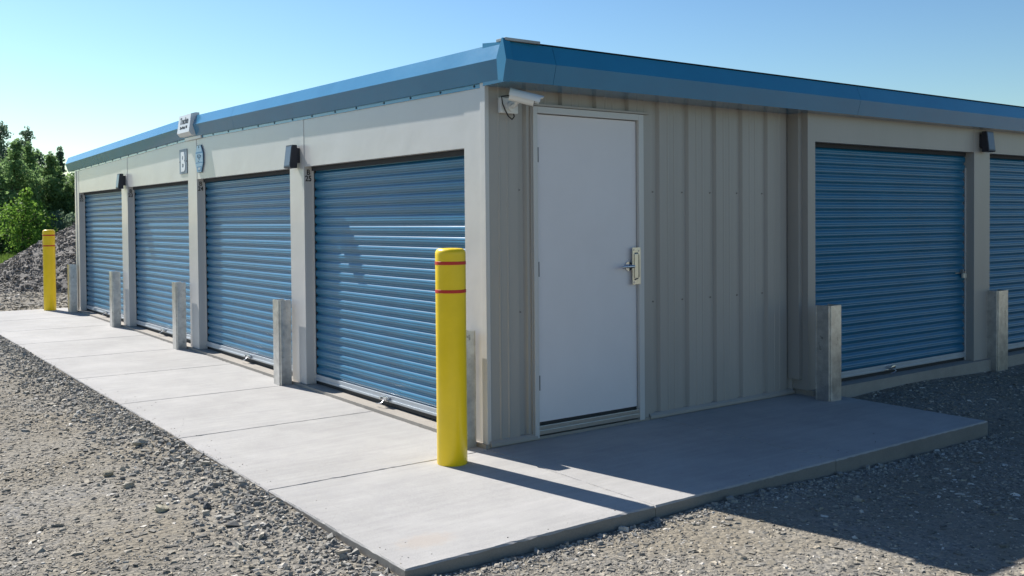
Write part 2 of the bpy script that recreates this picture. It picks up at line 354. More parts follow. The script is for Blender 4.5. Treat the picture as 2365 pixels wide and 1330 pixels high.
# patchy cover: bare packed fines show between drifts of chips
pn = np.sin(x * 1.1 + 2) * np.sin(y * 1.6 + 1) + .5 * np.sin(x * 2.7 - y * 2.1) + .4 * np.sin(x * 5 + y * 4.3)
k = RNG.random(len(x)) < np.clip(.74 + .36 * pn, .35, 1); x, y, r = x[k], y[k], r[k]
size = np.exp(RNG.normal(math.log(.0070), .50, len(x))) * (1 + .04 * r); size = np.clip(size, .004, .035)
V, Fq = stones(np.stack([x, y, gh(x, y) + size * .05], -1), size, flat=.32, tilt=.35)
tag(np_obj('gravel', V, Fq, MT['stones']), kind='stuff', label='loose grey and tan crushed gravel')
# coarse darker stones along the slab
n = 8500
x = RNG.uniform(-12.2, 1.62, n); y = -1.52 - np.abs(RNG.normal(0, .24, n)); k = keep(x, y); x, y = x[k], y[k]
n2 = 3000; x = np.append(x, 1.56 + np.abs(RNG.normal(0, .07, n2))); y = np.append(y, RNG.uniform(-1.7, 3.4, n2))
size = np.clip(np.exp(RNG.normal(math.log(.0130), .42, len(x))), .008, .036)
size = np.where(x > 1.57, size * .62, size)
V, Fq = stones(np.stack([x, y, gh(x, y) + size * .2], -1), size, flat=.6)
tag(np_obj('edge_gravel', V, Fq, MT['stones_dark']), kind='stuff', label='coarse dark stones banked against the slab edge')
# grit scattered over the slab near its edges
n = 150; x = np.concatenate([RNG.uniform(-8, 1.5, n), 1.52 - np.abs(RNG.normal(0, .16, 60))]); y = np.concatenate([-1.50 + np.abs(RNG.normal(0, .13, n)) ** 1.2, RNG.uniform(-1.5, 3.3, 60)])
size = RNG.uniform(.002, .006, len(x)); V, Fq = stones(np.stack([x, y, -.0061 * x - .03 + size * .2], -1), size)
tag(np_obj('grit', V, Fq, MT['stones']), kind='stuff', label='stray grit lying on the slab along its edges')
# a few single rocks lying on the gravel
def rock(name, loc, s, colr, label):
    import bmesh
    bm = bmesh.new(); bmesh.ops.create_icosphere(bm, subdivisions=2, radius=1)
    ph = RNG.uniform(0, 6, 6)
    for v in bm.verts:
        c = v.co; d = 1 + .18 * math.sin(c.x * 3 + ph[0]) + .15 * math.sin(c.y * 4 + ph[1]) + .12 * math.sin(c.z * 5 + ph[2]) + RNG.uniform(-.06, .06)
        v.co = Vector((c.x * s[0], c.y * s[1], c.z * s[2])) * d
    me = bpy.data.meshes.new(name); bm.to_mesh(me); bm.free()
    me.materials.append(mat('rock_' + str(len(bpy.data.materials)), colr, .85, var=.25, vscale=40, bump=.6, bscale=70))
    o = bpy.data.objects.new(name, me); col.objects.link(o); o.location = (loc[0], loc[1], float(gh(loc[0], loc[1])) + s[2] * .5); o.rotation_euler = (RNG.uniform(-.3, .3), RNG.uniform(-.3, .3), RNG.uniform(0, 3))
    tag(o, label, 'rock', 'single rocks lying on the gravel')
rock('rock', (-1.52, -1.74), (.055, .04, .028), (.40, .37, .31), 'pale tan pointed rock nearest the middle of the slab edge on the gravel')
rock('rock', (-.92, -2.10), (.034, .026, .022), (.25, .22, .16), 'small dark brownish rock alone on the gravel left of the slab')
rock('rock', (-.02, -2.05), (.04, .026, .02), (.45, .41, .30), 'flat cream yellowish rock on the gravel before the slab')
rock('rock', (.10, -1.86), (.024, .022, .022), (.07, .075, .08), 'blackish round rock on gravel near the slab edge')
rock('rock', (-.62, -2.06), (.036, .022, .02), (.36, .33, .27), 'small beige grey rock beside the dark brownish rock')

# ------------------------------------------------------------------ concrete apron
def slab_piece(mb, me_, x0, x1, y0, y1, bottom):
    g = .0015; x0 += g; x1 -= g; y0 += g; y1 -= g
    def T(x): return gz(x) - .03
    c = .008
    def side_pts(p, q):
        k = max(2, int(math.hypot(q[0] - p[0], q[1] - p[1]) / .035)); return [(p[0] + (q[0] - p[0]) * t / k, p[1] + (q[1] - p[1]) * t / k) for t in range(k)]
    cs = [(x0, y0), (x1, y0), (x1, y1), (x0, y1)]; out = []
    for i in range(4): out += side_pts(cs[i], cs[(i + 1) % 4])
    mx_, my_ = (x0 + x1) / 2, (y0 + y1) / 2; inn = []; ou2 = []
    for px_, py_ in out:                                                    # slightly crumbled arris
        e = min(.020, c * random.uniform(.45, 1.1) + (random.random() < .05) * random.uniform(.004, .012))
        inn.append((max(x0 + e, min(x1 - e, px_)), max(y0 + e, min(y1 - e, py_)))); w_ = random.uniform(0, .0012)
        ou2.append((max(x0 + w_, min(x1 - w_, px_)), max(y0 + w_, min(y1 - w_, py_)), -c * random.uniform(.7, 1.4)))
    n = len(out)
    vs = [(a_, b_, T(a_)) for a_, b_ in inn] + [(a_, b_, T(a_) + d_) for a_, b_, d_ in ou2] + [(a_, b_, bottom) for a_, b_, d_ in ou2]
    mb.add(vs, [tuple(range(n))] + [(i, n + i, n + (i + 1) % n, (i + 1) % n) for i in range(n)])
    me_.add(vs, [(n + i, 2 * n + i, 2 * n + (i + 1) % n, n + (i + 1) % n) for i in range(n)])
top = MB(); side = MB(); xs = [-12.2, -10.55, -9.03, -7.52, -6.01, -4.50, -2.99, -1.50, .045, 1.53]
for i in range(len(xs) - 1): slab_piece(top, side, xs[i], xs[i + 1], -1.505, -.025, -.22)
for i in range(len(xs) - 2): slab_piece(top, side, xs[i], xs[i + 1], -.025, .012, -.22)
slab_piece(top, side, .013, 1.53, -.025, 1.51, -.22); slab_piece(top, side, .013, 1.53, 1.51, 3.32, -.22)
ap = top.build('pavement', MT['concrete']); tag(ap, 'pale broomed concrete apron around the corner of the building', kind='structure')
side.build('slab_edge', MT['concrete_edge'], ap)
jf = MB(); jf.add([(-12.19, -1.49, .074 - .0375), (1.52, -1.49, -.0093 - .0375), (1.52, 0.0, -.0093 - .0375), (-12.19, 0.0, .074 - .0375)], [(0, 1, 2, 3)])
jf.add([(0.0, 0.0, -.0465), (1.52, 0.0, -.0465), (1.52, 3.31, -.0465), (0.0, 3.31, -.0465)], [(0, 1, 2, 3)])
jf.build('joint_fill', MT['joint'], ap)

# ------------------------------------------------------------------ the storage building
B = empty('storage_building', (0, 0, 0), 'low cream storage building with blue roller doors and blue roof trim on both fronts', 'building')
LX = -11.58; RD = -5.74; YB = 20.0
PW = .30; S = 2.82
px_r = [0 - .05] + [-.25 - S * i + PW for i in (1, 2, 3, 4)]           # right edges of the pilasters on the long front
px_l = [-.25] + [p - PW for p in px_r[1:4]] + [-11.37]
def fas(x):                                                             # underside height of the gable trim
    return 2.312 + (2.392 - 2.312) * (x / RD) if x > RD else 2.392 + (2.288 - 2.392) * ((x - RD) / (LX - RD))
def on_front(mb, x0, x1, y0, y1, bottom, z1=None):
    """box on the long front whose feet follow the floor and whose head follows the trim"""
    for a, b in ([(x0, x1)] if not (x0 < RD < x1) else [(x0, RD), (RD, x1)]):
        t = (lambda q: fas(q) + .02) if z1 is None else z1
        vs = [(x, y, z) for z_ in (0, 1) for y in (y0, y1) for x, z in ((a, (bottom(a), t(a))[z_]), (b, (bottom(b), t(b))[z_]))]
        mb.add(vs, [(0, 2, 3, 1), (4, 5, 7, 6), (0, 1, 5, 4), (2, 6, 7, 3), (0, 4, 6, 2), (1, 3, 7, 5)])
    return mb
for i, (a, b) in enumerate(zip(px_l, px_r)):
    on_front(MB(), a, b, 0, .22, lambda q: gz(q) - .004).build('pilaster', MT['cream'], B)
HZ = 1.912
doors_l = [(px_r[i + 1], px_l[i]) for i in range(4)]
for a, b in doors_l:
    on_front(MB(), a + .0015, b - .0015, .003, .06, lambda q: HZ + gz(q) * .15).build('header_panel', MT['cream'], B)
    on_front(MB(), a, b, .072, .12, lambda q: HZ - .035 + gz(q) * .15, lambda q: HZ + .05).build('header_shadow_strip', MT['gap_shade'], B)  # dark strip painting in the shadow gap under the header
# corner trims
mb = MB(); mb.box(-.05, .006, -.010, .02, -.012, 2.325, .0025); mb.build('corner_trim', MT['cream'], B)
on_front(MB(), -11.46, -11.372, -.008, .2, gz, lambda q: 2.28).build('corner_trim', MT['cream'], B)
on_front(MB(), LX, -11.462, .05, .25, gz, lambda q: 2.28).build('corner_trim', MT['galv_dark'], B)

# foundation: floor slab edge standing proud of the apron
fm = MB(); on_front(fm, LX - .02, .012, -.03, .3, lambda q: -.25, lambda q: gz(q) - .006)
fm.build('foundation', MT['foundation'], B)
fm = MB(); fm.box(-.3, .0125, .302, 3.118, -.25, -.012); fm.build('foundation', MT['foundation'], B)
fm = MB(); fm.box(-.3, .19, 3.12, YB, -.4, .012); fm.build('foundation', MT['foundation'], B)

# roller doors ---------------------------------------------------
def roller_mesh(wd, h, name='roller_door'):
    prof = []; p = .0775; z = .085; k = 0
    while z < h:
        prof += [(0, z), (.006, z + .004), (.0135, z + .012), (.0165, z + .022), (.0165, z + .033), (.0145, z + .036), (.0165, z + .039), (.0168, z + .043), (.0156, z + .049), (.0132, z + .054), (.0100, z + .0585), (.0058, z + .0630), (.001, z + .067), (0, z + .069)]
        z += p
    prof = [(d, zz) for d, zz in prof if zz < h] + [(0, h)]
    vs = []; fs = []
    n = len(prof)
    for x in (0, wd):
        for d, zz in prof: vs.append((x, -d, zz))
    fs = [(i, i + 1, n + i + 1, n + i) for i in range(n - 1)]
    mb = MB(); mb.add(vs, fs, True); me = mb.mesh(name, MT['door_blue']); me.set_sharp_from_angle(angle=R(60)); return me
WD = S - PW
dm_left = roller_mesh(WD, 1.95); dm_right = roller_mesh(WD, 2.14)
bar = MB(); bar.box(.002, WD - .002, -.022, .012, .028, .084, .003); bar.box(.002, WD - .002, -.030, -.022, .034, .050, .002); barm = bar.mesh('bottom_bar', MT['bar'])
rub = MB(); rub.box(.002, WD - .002, -.012, .010, .000, .0275); rubm = rub.mesh('bottom_seal', MT['rubber'])
gd = MB(); gd.box(0, .018, -.026, -.021, .0, 1.9); gd.box(0, .003, -.0205, .03, .0, 1.9); gdm = gd.mesh('door_guide', MT['cream'])
gc = MB(); gc.box(.0035, .018, -.0203, .028, .0, 1.9); gcm = gc.mesh('guide_shadow_fill', MT['gap_shade'])  # dark filler over the slat ends, stands in for the guide's shadow line
lt = MB(); lt.box(-.07, .045, -.040, -.031, .036, .046, .002); lt.box(.0, .055, -.062, -.023, .045, .075, .004); lt.box(-.03, -.015, -.075, -.03, .050, .072, .003); lt.tube([(.02, -.06, .05), (.03, -.085, .03), (-.03, -.09, .018), (-.06, -.085, .016)], .004, 8)
ltm = lt.mesh('latch', MT['chrome'])
def roller(parent, me, loc, rz, latch_x):
    d = link_mesh('roller_door', me, parent, loc, rz)
    link_mesh('bottom_bar', barm, d); link_mesh('bottom_seal', rubm, d)
    link_mesh('door_guide', gdm, d, (.0, 0, 0)); link_mesh('door_guide', gdm, d, (WD - .018, 0, 0))
    link_mesh('guide_shadow_fill', gcm, d); link_mesh('guide_shadow_fill', gcm, d, (WD - .0215, 0, 0))
    if latch_x: link_mesh('latch', ltm, d, (latch_x, 0, 0))
    return d
for i, (a, b) in enumerate(doors_l):
    roller(B, dm_left, (a, .106, gz((a + b) / 2) + .003), 0, WD * .51)['label'] = ['blue roller door beside unit number 25', 'blue roller door beside unit number 24', 'blue roller door beside unit number 23', 'blue roller door beside unit number 22'][i]

# right-hand front: pilasters, headers, doors ---------------------
D = .152; RY = [3.20 + S * k for k in range(6)]
HZ2 = 2.062
mb = MB(); mb.box(-.1, D, 3.10, 3.20, .013, 2.315, .003); mb.build('pilaster', MT['cream_shaded'], B)
mb = MB(); mb.box(-.02, .095, 3.055, 3.0995, .10, 2.315, .003); mb.build('pilaster', MT['cream_shaded'], B)
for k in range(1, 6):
    mb = MB(); mb.box(-.1, D, RY[k] - PW, RY[k], .013, 2.315, .003); mb.build('pilaster', MT['cream_shaded'], B)
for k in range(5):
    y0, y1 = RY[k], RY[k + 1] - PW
    mb = MB(); mb.box(.08, D - .003, y0 + .001, y1 - .001, HZ2, 2.315); mb.build('header_panel', MT['cream_shaded'], B)
    mb = MB(); mb.box(.02, .068, y0 + .001, y1 - .001, HZ2 - .035, HZ2 + .05); mb.build('header_shadow_strip', MT['gap_shade'], B)  # dark strip for the shadow under the right-hand header
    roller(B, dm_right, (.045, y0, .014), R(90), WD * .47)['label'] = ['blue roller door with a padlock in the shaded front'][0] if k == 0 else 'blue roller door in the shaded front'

# ribbed wall around the entrance door ----------------------------
def wall_prof(y0, y1):
    pts = [(y0, 0.0)]; c = .290
    marks = []
    yy = c - .307 * 2
    while yy < y1 + .5:
        marks += [(yy - .036, 0.), (yy - .020, -.024), (yy + .020, -.024), (yy + .036, 0.)]
        for m_ in (.12, .187): marks += [(yy + m_ - .010, 0.), (yy + m_ - .004, .004), (yy + m_ + .004, .004), (yy + m_ + .010, 0.)]
        yy += .307
    def at(q):
        for (a_, fa), (b_, fb) in zip(marks, marks[1:]):
            if a_ <= q <= b_: return fa + (fb - fa) * (q - a_) / (b_ - a_)
        return 0
    pts = [(y0, at(y0))] + [m_ for m_ in marks if y0 < m_[0] < y1] + [(y1, at(y1))]
    return pts
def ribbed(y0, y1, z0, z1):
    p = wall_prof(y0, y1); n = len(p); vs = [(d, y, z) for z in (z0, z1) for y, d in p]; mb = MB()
    mb.add(vs, [(i, i + 1, n + i + 1, n + i) for i in range(n - 1)]); return mb.build('wall_panel', MT['cream_shaded'], B)
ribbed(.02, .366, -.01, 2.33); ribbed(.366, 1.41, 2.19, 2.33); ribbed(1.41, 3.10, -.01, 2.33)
mb = MB(); mb.box(-.08, -.045, .02, 3.1, -.02, 2.33); mb.build('inner_wall', MT['cream_shaded'], B)
for a, b in ((.008, .385), (1.43, 3.09)):
    mb = MB(); mb.prism([(-.02, .012), (.006, .012), (.026, -.004), (.026, -.022), (-.02, -.022)], 'y', a, b); mb.build('base_trim', MT['cream_shaded'], B)
def screws(pts, nrm, m, rr, name):
    me = MB().tube([(0, 0, 0), Vector(nrm) * .005], rr, 8).mesh(name, m)
    for p in pts: link_mesh(name, me, B, p)
sc = [(.001, y, z) for z in (1.632, .83) for y in (.262, 1.478, 1.785, 2.092, 2.40, 2.706)]
screws(sc, (1, 0, 0), MT['screw'], .006, 'wall_screw')

# entrance door ---------------------------------------------------
DY0, DY1, DZ0, DZ1 = .408, 1.318, .068, 2.138
Dn = empty('entrance_door', (0, 0, 0), None, None); Dn.parent = B; Dn['label'] = 'white steel entrance door in the shaded wall'
mb = MB(); mb.box(-.045, -.004, DY0, DY1, DZ0 + .012, DZ1, .002); slab = mb.build('door_leaf', MT['white_door'], Dn)
fr = MB(); fr.box(-.07, .022, .366, .402, -.02, 2.186, .002); fr.box(-.07, .022, 1.324, 1.372, -.02, 2.186, .002); fr.box(-.07, .0215, .4025, 1.3235, 2.1425, 2.1865, .002)
fr.box(-.05, -.02, .402, 1.324, .0, 2.15)                                  # stop behind the leaf
fr.build('door_frame', MT['cream'], Dn)
fr = MB(); fr.box(-.02, .031, .360, 1.42, 2.189, 2.204, .002); fr.box(-.02, .012, .352, .3645, -.01, 2.2); fr.box(-.02, .012, 1.3735, 1.42, -.01, 2.188); fr.build('door_flashing', MT['cream_shaded'], Dn)
sl_ = MB(); sl_.box(-.05, .020, .4025, 1.3235, .0, .030, .002); sl_.box(-.05, .012, .4025, 1.3235, .0305, .058, .002); sl_.build('threshold', MT['steel'], Dn)
sp = MB(); sp.box(-.04, -.012, DY0, DY1, .059, .079); sp.build('door_sweep', MT['rubber'], Dn)
sp = MB(); sp.box(-.04, -.018, DY0, DY1, 2.1385, 2.142); sp.build('head_gap', MT['gap_shade'], Dn)
for z in (1.868, 1.105, .344):
    h = MB(); h.tube([(.004, .4045, z - .0375), (.004, .4045, z + .052)], .0075, 10); h.box(-.003, .002, .404, .425, z - .05, z + .05); h.build('hinge', MT['hinge'], Dn)
# latch guard plate with its bent slot, and lever handle
pz0, pz1, py0, py1 = .965, 1.232, 1.252, 1.332
pl = MB(); pl.box(.0235, .0265, py0, py1, pz0, pz1, .0012); pl.box(.0268, .034, 1.268, 1.305, pz0 + .045, pz1 - .045, .003)
plate = pl.build('latch_guard', MT['steel'], Dn)
st = MB(); st.tube([(.0285, 1.275, pz1 - .042), (.0285, 1.300, pz1 - .040), (.0285, 1.312, pz1 - .055), (.0285, 1.313, pz0 + .055), (.0285, 1.300, pz0 + .042), (.0285, 1.272, pz0 + .035)], .0035, 8); st.build('guard_slot', MT['hinge'], plate)
for yy, zz in ((1.270, pz1 - .018), (1.315, pz1 - .025), (1.270, pz0 + .016)): MB().tube([(.026, yy, zz), (.030, yy, zz)], .007, 12).build('bolt', MT['chrome'], plate)
ha = MB(); ha.tube([(-.004, 1.232, 1.098), (.008, 1.232, 1.098)], .033, 24); ha.tube([(.006, 1.232, 1.098), (.055, 1.232, 1.098)], .013, 14)
ha.tube([(.055, 1.240, 1.098), (.060, 1.215, 1.098), (.060, 1.17, 1.097), (.055, 1.125, 1.096)], .011, 12, .009); ha.build('lever_handle', MT['chrome'], Dn)

# trims: gable along the long front, eave along the right-hand front
PR = [(.0, -.0), (-.020, 0.0), (-.058, .122), (-.016, .226), (.03, .230), (.03, .0)]      # (y, z above underside)
def gable(x0, x1, name='roof_trim', prof=PR, m='trim'):
    n = len(prof); vs = [(x, y, fas(x) + z) for x in (x0, x1) for y, z in prof]
    mb = MB(); mb.add(vs, [(i, (i + 1) % n, n + (i + 1) % n, n + i) for i in range(n)] + [tuple(range(n)), tuple(range(n, 2 * n))[::-1]])
    return mb.build(name, MT[m], B)
for a, b in ((-4.36, .232), (RD + .0, -4.363), (-9.6, RD - .003), (-11.86, -9.603)): gable(a, b)
# screw strip under the trim
sp = [(.0, 0), (-.004, 0), (-.004, -.028), (.0, -.028)]
for a, b in ((RD, -.0465), (-11.44, RD)):
    n = 4; vs = [(x, y, fas(x) + z) for x in (a, b) for y, z in sp]; mb = MB(); mb.add(vs, [(i, (i + 1) % n, n + (i + 1) % n, n + i) for i in range(n)] + [(0, 1, 2, 3), (7, 6, 5, 4)]); mb.build('screw_strip', MT['trim'], B)
xs_ = [-.10 - .41 * k + random.uniform(-.03, .03) for k in range(28)]
screws([(x, -.004, fas(x) - .012) for x in xs_ if x > -11.4], (0, -1, 0), MT['dark_screw'], .008, 'trim_screw')
# eave trim
ep = [(.0, 2.290), (E_ - .035, 2.290), (E_, 2.412), (E_ - .042, 2.532), (.0, 2.56)]
for a, b in ((-.02, .33), (.333, 3.6), (3.603, 6.87), (6.873, 13), (13.003, YB)):
    mb = MB(); mb.prism([(x, z) for x, z in ep], 'y', a, b); mb.build('eave_trim', MT['trim'], B)
# folded corner piece closing the two trims
pts = [(.226, 2.300), (.212, 2.437), (.268, 2.549), (E_ - .03, 2.549), (E_ + .004, 2.415), (E_ - .031, 2.284)]
vs = [(x, -.064, z) for x, z in pts] + [(x, -.012, z) for x, z in pts]; n = len(pts); mb = MB()
mb.add(vs, [tuple(range(n)), tuple(range(n, 2 * n))[::-1]] + [(i, n + i, n + (i + 1) % n, (i + 1) % n) for i in range(n)]); mb.build('corner_cap', MT['trim'], B)
mb = MB(); mb.box(.19, .29, -.05, .22, 2.5345, 2.552, .002); mb.build('corner_flashing', MT['galv_dark'], B)
# ridge cap with the maker's lettering
cp = MB(); yz = [(-.066, .0), (-.100, .035), (-.072, .236), (-.02, .250), (.02, .250), (.02, .0)]
x0, x1 = -5.94, -5.53; zb = 2.392 + .008
cp.prism([(y, z + zb) for y, z in yz], 'x', x0, x1)
cp.box(x0 + .02, x1 + .14, -.020, -.0045, zb - .042, zb - .004, .003)
cap = cp.build('ridge_cap', MT['plastic_white'], B)
def cap_text(body, size, zc, sx=1.0, bold=0.0):
    me = text_mesh(body, size, MT['black'], .0006, sx, bold); me.transform(FACE_Y)
    tl = math.atan2(.028, .201)
    me.transform(Matrix.Rotation(-tl, 4, 'X'))
    o = bpy.data.objects.new('lettering', me); col.objects.link(o); o.parent = cap
    o.location = ((x0 + x1) / 2, -.100 + .028 * (zc - zb - .035) / .201 - .0015, zc)
cap_text('Trachte', .105, zb + .135, .86, .0015); cap_text('Sun Prairie, WI', .046, zb + .080, .86, .0008)
# roof sheets and the walls nobody sees from the front
rf = MB()
rf.add([(E_ - .03, 0.0, 2.54), (E_ - .03, YB, 2.54), (RD, YB, 2.615), (RD, 0.0, 2.615), (-11.84, 0.0, 2.505), (-11.84, YB, 2.505)], [(0, 1, 2, 3), (3, 2, 5, 4)])
rf.build('roof', MT['roof'], B)
mb = MB(); mb.box(LX, LX + .1, .26, YB, -.2, 2.45); mb.build('wall', MT['cream_shaded'], B)
mb = MB(); mb.box(LX, .1, YB - .1, YB, -.2, 2.5); mb.build('wall', MT['cream_shaded'], B)
ep2 = [(-11.55, 2.29), (-11.83, 2.29), (-11.86, 2.41), (-11.83, 2.50), (-11.55, 2.50)]
mb = MB(); mb.prism(ep2, 'y', .035, YB); mb.build('eave_trim', MT['trim'], B)

# unit numbers on the reveals of the pilasters (facing the near corner)
for i, num in enumerate((25, 24, 23, 22)):
    xr = px_r[i + 1] + .0025
    place_text('unit_number', text_mesh('B', .064, MT['black'], .0006, .95, .0012), FACE_X, (xr, .040, 1.846), B)
    place_text('unit_number', text_mesh(str(num), .068, MT['black'], .0006, .88, .0012), FACE_X, (xr, .040, 1.790), B)

# ------------------------------------------------------------------ signs on the long front
s_ = empty('letter_sign', (-6.033, 0, 2.136), 'grey sign with a white letter B high on the front, under the ridge cap', 'sign')
mb = MB(); mb.box(-.138, .128, -.006, -.001, -.14, .14, .0015); mb.build('sign_panel', MT['grey_sign'], s_)
me = text_mesh('B', .30, MT['white_sign'], .002, .92, .010); me.transform(FACE_Y); o = bpy.data.objects.new('letter', me); col.objects.link(o); o.parent = s_; o.location = (-.006, -.008, -.105)
for q in (-.12, .118): MB().tube([(q, -.006, 0), (q, -.010, 0)], .008, 8).build('bolt', MT['hinge'], s_)
s_ = empty('hexagonal_plaque', (-5.468, 0, 2.136), 'pale blue elongated hexagonal plaque right of the white letter B sign', 'sign')
hexa = [(-.075, .150), (.055, .150), (.125, .060), (.125, -.055), (.062, -.152), (-.062, -.152), (-.128, -.055), (-.128, .055)]
mb = MB(); mb.prism(hexa, 'y', -.010, -.001); mb.build('plaque_rim', MT['dark_sign'], s_)
mb = MB(); mb.prism([(x * .93, z * .955) for x, z in hexa], 'y', -.0125, -.0101); mb.build('plaque_face', MT['pale_sign'], s_)
def flat(poly, m, nm, y=-.0135):
    mb = MB(); mb.prism(poly, 'y', y, -.0126); mb.build(nm, MT[m], s_)
flat([(-.112, .075), (.10, .075), (.113, .058), (-.113, .058)], 'mid_sign', 'printed_band')
flat([(-.114, -.038), (.113, -.038), (.113, -.050), (-.114, -.050)], 'mid_sign', 'printed_band')
flat([(-.088, -.085), (.086, -.085), (.056, -.138), (-.056, -.138)], 'mid_sign', 'printed_panel')
flat([(-.045, -.096), (.048, -.096), (.034, -.122), (-.034, -.122)], 'white_sign', 'printed_panel', -.0142)
mb = MB()
mb.tube([(-.045, -.0135, .042), (-.048, -.0135, .020), (-.02, -.0135, .006), (.035, -.0135, .012), (.055, -.0135, .028), (.03, -.0135, .040), (-.045, -.0135, .044)], .0035, 6)
mb.tube([(.0, -.0135, .030), (.002, -.0135, -.012)], .0035, 6); mb.tube([(-.03, -.0135, -.024), (-.012, -.0135, -.030)], .004, 6)
mb.build('printed_emblem', MT['dark_sign'], s_)
for z in (.128, -.130): MB().tube([(-.01, -.0126, z), (-.01, -.0145, z)], .014, 12).build('mounting_hole', MT['dark_sign'], s_)

# ------------------------------------------------------------------ wall lights
def wall_light(loc, rz, label):
    t = empty('wall_light', loc, label, 'light', 'dark wall lights above the roller doors', rz)
    mb = MB(); mb.box(-.055, .055, -.030, 0, -.055, .075, .004); mb.build('mounting_box', MT['bronze'], t)
    w_ = .066
    pf = [(-.031, .100), (-.076, .100), (-.100, -.092), (-.092, -.102), (-.031, -.102)]
    mb = MB(); mb.prism(pf, 'x', -w_, w_); mb.build('housing', MT['bronze'], t)
    mb = MB(); fy = lambda z: -.076 - .024 * (.1 - z) / .192
    mb.add([(sx_ * (w_ - .010), fy(z) - dy, z) for dy in (.003, -.01) for sx_, z in ((-1, .088), (1, .088), (1, -.080), (-1, -.080))], [(0, 1, 2, 3), (4, 5, 6, 7), (0, 1, 5, 4), (1, 2, 6, 5), (2, 3, 7, 6), (3, 0, 4, 7)]); mb.build('lens', MT['lens'], t)
    return t
wall_light((-2.905, 0, 2.008), 0, 'dark wedge wall light on the pilaster left of unit number 25')
wall_light((-8.55, 0, 2.005), 0, 'dark wedge wall light on the far pilaster left of unit number 23')
wall_light((D, 5.87, 2.168), R(90), 'dark wall light on the shaded front above the padlocked roller door pilaster')

# ------------------------------------------------------------------ security camera
t = empty('security_camera', (.0, .165, 2.18), 'white bullet security camera on a square wall box at the building corner', 'camera')
mb = MB(); mb.box(.004, .036, -.072, .068, -.056, .044, .005); mb.build('junction_box', MT['plastic_white'], t)
mb = MB(); mb.tube([(.036, .01, -.012), (.052, .01, -.012)], .032, 20); mb.tube([(.05, .01, -.012), (.10, .0, -.008), (.135, -.012, .008)], .014, 12); mb.tube([(.128, -.012, -.0), (.140, -.012, .028)], .016, 12)
mb.build('bracket', MT['plastic_white'], t)
p0 = Vector((.150, -.085, .046)); dr = Vector((.10, .150, -.045)).normalized()
mb = MB(); mb.tube([p0, p0 + dr * .012, p0 + dr * .16], .036, 20); mb.v = mb.v; body = mb.build('camera_body', MT['plastic_white'], t)
mb = MB(); sd = dr.cross(Vector((0, 0, 1))).normalized(); up = sd.cross(dr)
arc = [(math.cos(a_) * .040, math.sin(a_) * .040) for a_ in [R(v_) for v_ in range(-10, 191, 20)]]
vs = []
for rad in (1.0, 1.08):
    for e in (-.004, .195):
        for c_, s2 in arc: vs.append(p0 + dr * (e + .02 * (s2 > .02) * (e > 0)) + sd * c_ * rad + up * s2 * rad)
n = len(arc); fs = []
for i in range(n - 1): fs += [(i, i + 1, n + i + 1, n + i), (2 * n + i, 2 * n + i + 1, 3 * n + i + 1, 3 * n + i), (i, i + 1, 2 * n + i + 1, 2 * n + i), (n + i, n + i + 1, 3 * n + i + 1, 3 * n + i)]
mb.add(vs, fs, True); mb.build('sun_shield', MT['plastic_white'], body)
mb = MB(); e0 = p0 + dr * .161; mb.tube([e0, e0 + dr * .003], .026, 20); mb.build('camera_lens', MT['black'], body)
mb = MB(); mb.tube([p0 + dr * .002 + Vector((0, 0, -.005)), (.12, -.125, .035), (.06, -.075, .0), (.045, -.045, -.035), (.045, -.02, -.075), (.04, .015, -.095), (.03, .04, -.075), (.02, .042, -.050)], .0042, 8); mb.build('cable', MT['black'], t)

# ------------------------------------------------------------------ padlock
t = empty('padlock', (.072, 5.655, .885), 'small silver padlock hanging on the shaded roller door by the pilaster', 'padlock')
mb = MB(); mb.box(-.027, -.014, -.10, .045, -.012, .022, .003); mb.box(-.018, .02, -.028, -.018, -.01, .03, .003); mb.build('hasp', MT['galv_dark'], t)
mb = MB(); mb.box(.0, .026, -.026, .030, -.055, -.008, .005); mb.build('lock_body', MT['brass'], t)
mb = MB(); mb.tube([(.013, -.016, -.01)] + [(.013, .002 - .018 * math.cos(a_), .012 + .018 * math.sin(a_)) for a_ in [R(v) for v in range(0, 181, 30)]] + [(.013, .020, -.01)], .004, 8); mb.build('shackle', MT['chrome'], t)

# ------------------------------------------------------------------ bollards
def bollard(loc, label):
    t = empty('bollard', loc, label, 'bollard', 'yellow bollards on the concrete apron')
    rr = .092; h = 1.302
    pr = [(rr - .002, 0), (rr, .004), (rr, h - .040)] + [(rr - .028 + .028 * math.cos(a_), h - .034 + .032 * math.sin(a_)) for a_ in [R(v) for v in range(10, 91, 10)]] + [(rr * .45, h - .0005), (.004, h)]
    MB().lathe(pr, (0, 0, 0), 48).build('sleeve', MT['yellow'], t)
    for z0, z1 in ((1.203, 1.223), (1.034, 1.054)):
        MB().lathe([(rr + .0008, z0), (rr + .0016, z0 + .001), (rr + .0016, z1 - .001), (rr + .0008, z1)], (0, 0, 0), 48).build('red_band', MT['red_tape'], t)
    return t
bollard((.172, -.388, gz(.17) - .031), 'tall yellow bollard with two red bands standing nearest, at the slab corner')
b2 = bollard((-11.90, -.318, gz(-11.9) - .031), 'tall yellow bollard with two red bands at the far slab end')

